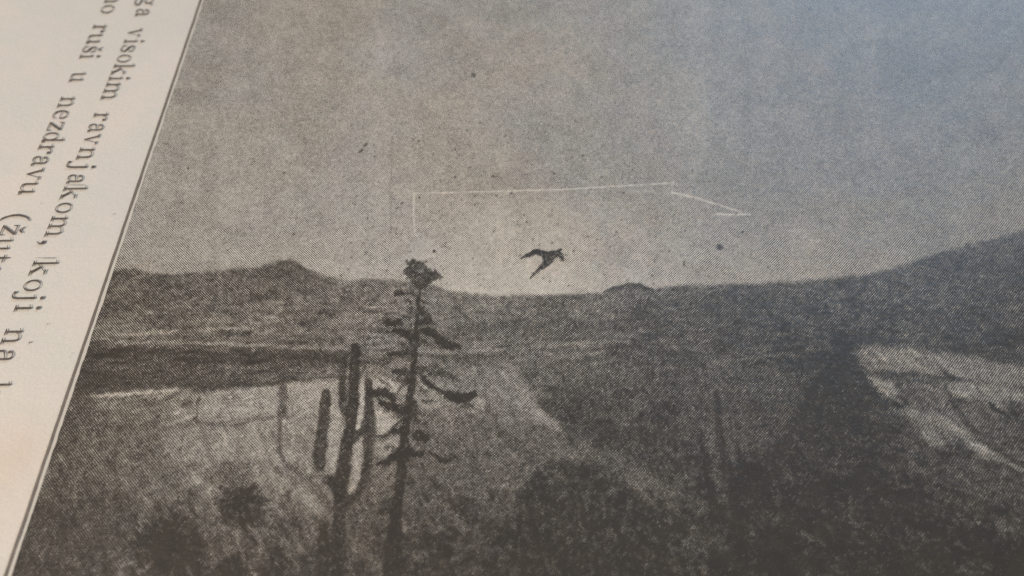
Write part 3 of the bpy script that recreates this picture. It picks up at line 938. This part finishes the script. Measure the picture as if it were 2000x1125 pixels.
def ribbon(pts, ws, n=7):
    """smooth stroke through pts with widths ws -> polygon strip"""
    p = np.array(pts, float)
    ws = np.array(ws if hasattr(ws, '__len__') else [ws] * len(pts), float)
    if len(p) > 2:
        out, wo = [], []
        pp = np.vstack([2 * p[0] - p[1], p, 2 * p[-1] - p[-2]])
        for i in range(1, len(pp) - 2):
            for t in np.linspace(0, 1, n, endpoint=False):
                a, b_, c, d = pp[i - 1], pp[i], pp[i + 1], pp[i + 2]
                out.append(.5 * ((2 * b_) + (c - a) * t + (2 * a - 5 * b_ + 4 * c - d) * t * t + (3 * b_ - a - 3 * c + d) * t ** 3))
                tt = t * t * (3 - 2 * t)
                wo.append(ws[i - 1] * (1 - tt) + ws[i] * tt)
        out.append(p[-1]); wo.append(ws[-1])
        p, ws = np.array(out), np.array(wo)
    d = np.gradient(p, axis=0)
    d /= np.linalg.norm(d, axis=1)[:, None] + 1e-9
    nn = np.stack([-d[:, 1], d[:, 0]], 1)
    v = []
    for i in range(len(p)):
        v += [tuple(p[i] + nn[i] * ws[i] / 2), tuple(p[i] - nn[i] * ws[i] / 2)]
    return v, [(2 * i + 1, 2 * i + 3, 2 * i + 2, 2 * i) for i in range(len(p) - 1)]


def ring(cx, cy, rx, ry, side=STEM, top=HAIR, n=28):
    v, f = [], []
    for i in range(n):
        a = 2 * math.pi * i / n
        c, s = math.cos(a), math.sin(a)
        v += [(cx + rx * c, cy + ry * s), (cx + (rx - side) * c, cy + (ry - top) * s)]
    for i in range(n):
        j = (i + 1) % n
        f.append((2 * i, 2 * j, 2 * j + 1, 2 * i + 1))
    return v, f


def disc(cx, cy, r):
    return [(cx + r * math.cos(a * math.pi / 7), cy + r * math.sin(a * math.pi / 7)) for a in range(14)], [tuple(range(14))]


def pg(pts):
    a = sum(pts[i - 1][0] * pts[i][1] - pts[i][0] * pts[i - 1][1] for i in range(len(pts)))
    if a < 0:
        pts = pts[::-1]
    return pts, [tuple(range(len(pts)))]


def vs(x, y0, y1, w=STEM):
    return pg([(x - w / 2, y0), (x + w / 2, y0), (x + w / 2, y1), (x - w / 2, y1)])


def foot(x, y=0, h=.24, up=1):
    t = HAIR * up
    return pg([(x - h, y), (x + h, y), (x + h, y + t), (x + .11, y + t + .05 * up), (x - .11, y + t + .05 * up), (x - h, y + t)])


def flag(x, y):
    return pg([(x - .27, y - .13), (x + STEM / 2, y), (x + STEM / 2, y - .22), (x - STEM / 2, y - .22), (x - STEM / 2, y - .10), (x - .25, y - .17)])


def arch(x0, x1):
    return ribbon([(x0, .70), (x0 + .12, .88), ((x0 + x1) / 2 + .08, .975), (x1 - .06, .87), (x1, .66)], [HAIR, HAIR, .07, .13, STEM])


def caron(x, y=1.22):
    return [ribbon([(x - .24, y + .26), (x, y)], [.06, .10]), ribbon([(x, y), (x + .24, y + .26)], [.14, .06])]


def G_n():
    return 1.25, [vs(.28, 0, 1), flag(.28, 1), foot(.28), vs(.95, 0, .7), foot(.95), arch(.36, .95)]


def G_m():
    return 1.9, [vs(.28, 0, 1), flag(.28, 1), foot(.28), vs(.93, 0, .7), foot(.93), arch(.36, .93), vs(1.58, 0, .7), foot(1.58), arch(1.01, 1.58)]


def G_u():
    return 1.25, [vs(.28, .28, 1), flag(.28, 1), vs(.92, 0, 1), flag(.92, 1), pg([(.92, 0), (1.18, .05), (1.18, .09), (.98, .16), (.92, .2)]),
                  ribbon([(.28, .30), (.34, .1), (.52, .03), (.74, .1), (.86, .28)], [STEM, .14, .07, HAIR, HAIR])]


def G_i():
    return .6, [vs(.3, 0, 1), flag(.3, 1), foot(.3), disc(.3, 1.42, .125)]


def G_j():
    return .62, [vs(.36, -.1, 1), flag(.36, 1), disc(.36, 1.42, .125), ribbon([(.36, -.05), (.33, -.30), (.16, -.46), (-.06, -.42)], [STEM, .13, .07, .06]), disc(-.06, -.36, .10)]


def G_r():
    return .95, [vs(.28, 0, 1), flag(.28, 1), foot(.28), ribbon([(.36, .66), (.46, .88), (.62, .97), (.76, .93)], [HAIR, HAIR, .07, .06]), disc(.78, .85, .115)]


def G_v():
    return 1.15, [ribbon([(.24, 1), (.60, .02)], [STEM, .13]), ribbon([(.60, .02), (.92, 1)], [HAIR, HAIR]), foot(.24, 1, .22, -1), foot(.94, 1, .18, -1)]


def G_o():
    return 1.08, [ring(.54, .5, .48, .52)]


def G_e():
    return 1.0, [ribbon([(.16, .52), (.86, .54)], HAIR), ribbon([(.86, .53), (.84, .80), (.68, .97), (.50, 1.0), (.26, .88), (.14, .5), (.24, .16), (.52, .0), (.78, .10), (.90, .28)],
                        [.12, .13, .08, HAIR, .12, STEM, .14, .07, .06, .05])]


def G_a():
    return 1.1, [ribbon([(.24, .76), (.34, .94), (.55, 1.0), (.74, .88), (.78, .62), (.78, .2), (.86, .05), (1.04, .09)], [.06, .07, .07, .14, STEM, STEM, .12, .05]),
                 disc(.26, .76, .11), ribbon([(.76, .60), (.50, .54), (.24, .42), (.17, .22), (.26, .04), (.48, .01), (.74, .20)], [.05, .06, .10, .15, .11, .07, .05])]


def G_s():
    return .9, [ribbon([(.74, .72), (.66, .92), (.44, .99), (.22, .90), (.18, .72), (.36, .56), (.60, .44), (.76, .27), (.68, .08), (.44, .0), (.22, .08), (.14, .30)],
                       [.05, .06, .07, .10, .13, .16, .17, .13, .09, .07, .06, .05]), pg([(.70, .66), (.80, .66), (.79, .99), (.73, .98)]), pg([(.10, .01), (.16, .01), (.19, .34), (.10, .34)])]


def G_k():
    return 1.3, [vs(.28, 0, 1.55), flag(.28, 1.55), foot(.28), ribbon([(.36, .38), (.98, .96)], HAIR), ribbon([(.56, .60), (1.0, .04)], [STEM, STEM]), foot(1.02), foot(.98, 1, .2, -1)]


def G_d():
    return 1.2, [vs(.86, 0, 1.55), flag(.86, 1.55), ring(.50, .5, .42, .52), pg([(.86, 0), (1.14, .05), (1.14, .09), (.94, .18)])]


def G_z():
    return 1.0, [pg([(.12, .93), (.88, .93), (.88, 1), (.12, 1)]), pg([(.10, 0), (.90, 0), (.90, .07), (.10, .07)]), ribbon([(.80, .95), (.20, .05)], STEM),
                 pg([(.12, .70), (.16, .70), (.24, .95), (.12, .98)]), pg([(.90, .30), (.86, .30), (.78, .05), (.90, .02)])]


def G_t():
    return .8, [ribbon([(.36, 1.3), (.36, .7), (.36, .2), (.48, .03), (.72, .16)], [.10, STEM, STEM, .11, .05]), pg([(.12, .93), (.70, .93), (.70, 1.0), (.12, 1.0)])]


def G_g():
    return 1.1, [ring(.46, .66, .36, .34), ribbon([(.30, .36), (.18, .22), (.26, .08), (.62, .04), (.90, -.08), (.88, -.30), (.56, -.44), (.22, -.38), (.12, -.18), (.26, -.02)],
                 [.05, .07, .10, .13, .13, .10, .08, .09, .09, .05]), ribbon([(.74, .90), (.88, 1.0), (1.0, .96)], [.05, .07, .08])]


def G_comma():
    return .4, [disc(.2, .10, .13), ribbon([(.26, .12), (.30, -.12), (.10, -.36)], [.12, .09, .03])]


def G_par():
    return .6, [ribbon([(.58, 1.62), (.26, 1.25), (.10, .55), (.26, -.15), (.58, -.52)], [.05, .12, .17, .12, .05])]


def G_sz():
    w_, p_ = G_s(); return w_, p_ + caron(.45)


def G_zz():
    w_, p_ = G_z(); return w_, p_ + caron(.5)


def G_tick():
    return .5, [ribbon([(.1, 1.62), (.34, 1.20)], [.12, .05])]


def G_space():
    return .5, [ribbon([(.12, .0), (.12, 1.3)], .035), ribbon([(.20, .5), (.20, 1.3)], .03)]


GL = dict(n=G_n, m=G_m, u=G_u, i=G_i, j=G_j, r=G_r, v=G_v, o=G_o, e=G_e, a=G_a, s=G_s, k=G_k, d=G_d, z=G_z, t=G_t, g=G_g,
          comma=G_comma, par=G_par, sz=G_sz, zz=G_zz, tick=G_tick, space=G_space)
XH = .0152


def text_line(base_pts, letters, label):
    bx = float(np.mean([P(x, y)[0] for x, y in base_pts]))
    sl = np.polyfit([y for x, y in base_pts], [x for x, y in base_pts], 1)
    line = bpy.data.objects.new("text_line", None)
    sc.collection.objects.link(line)
    line.parent = book
    for (g, ya, yb) in letters:
        w_, parts = GL[g]()
        Ya = float(P(np.polyval(sl, ya), ya)[1]); Yb = float(P(np.polyval(sl, yb), yb)[1])
        sx = (Ya - Yb) / w_
        v, f = [], []
        for k, (pv, pf) in enumerate(parts):
            o = len(v)
            # letter x runs down the picture (-Y), letter up is +X
            v += [(bx + y * XH, Ya - x * sx, ZP + .0002 + k * .00003) for x, y in pv]
            f += [tuple(i + o for i in reversed(q_)) for q_ in pf]
        me = mesh("letter", v, f)
        if len(me.polygons) and me.polygons[0].normal.z < 0:
            me.flip_normals()
        nm = {"comma": "comma", "par": "bracket", "space": "ink_mark", "tick": "accent"}.get(g, "letter")
        link(nm, me, M_INK, line)
    return line


text_line([(264, 32), (195, 196), (147, 313), (116, 390), (86, 463), (55, 538), (24, 610)],
          [('g', -8, 13), ('a', 16, 33), ('v', 55, 73), ('i', 76, 86), ('s', 87, 103), ('o', 106, 123), ('k', 124, 148), ('i', 148, 159),
           ('m', 160, 197), ('r', 219, 238), ('a', 240, 260), ('v', 261, 284), ('n', 287, 314), ('j', 318, 333), ('a', 339, 361),
           ('space', 360, 366), ('k', 363, 391), ('o', 395, 418), ('m', 421, 465), ('comma', 468, 479), ('space', 502, 510), ('k', 508, 540), ('o', 545, 571),
           ('j', 573, 590), ('i', 594, 611), ('n', 641, 675), ('a', 681, 711), ('k', 745, 780)], "")
text_line([(195, 26), (152, 115), (110, 210), (81, 278), (60, 323), (34, 380)],
          [('n', -14, 8), ('o', 9, 27), ('r', 47, 65), ('u', 64, 88), ('sz', 89, 104), ('i', 105, 116), ('u', 140, 162), ('n', 188, 212),
           ('e', 214, 234), ('z', 236, 258), ('d', 257, 281), ('r', 281, 303), ('a', 303, 326), ('v', 327, 353), ('u', 353, 383),
           ('par', 418, 433), ('zz', 437, 463), ('u', 464, 494), ('t', 495, 516), ('u', 520, 550), ('tick', 758, 772)], "")

# small brown spots in the margin
for (x, y, r) in ((93, 633, 1.3), (58, 669, 2.0), (222, 418, 1.2), (80, 397, .9), (140, 690, .7), (34, 700, .7)):
    X, Y = map(float, P(x, y))
    r = r / 1900
    v = [(X + r * math.cos(a * .7) * (1 + .2 * math.sin(a * 3)), Y + r * math.sin(a * .7), ZP + .0002) for a in range(9)]
    link("foxing_spot", mesh("foxing_spot", v, [tuple(range(9))]), M_SPOT, book)
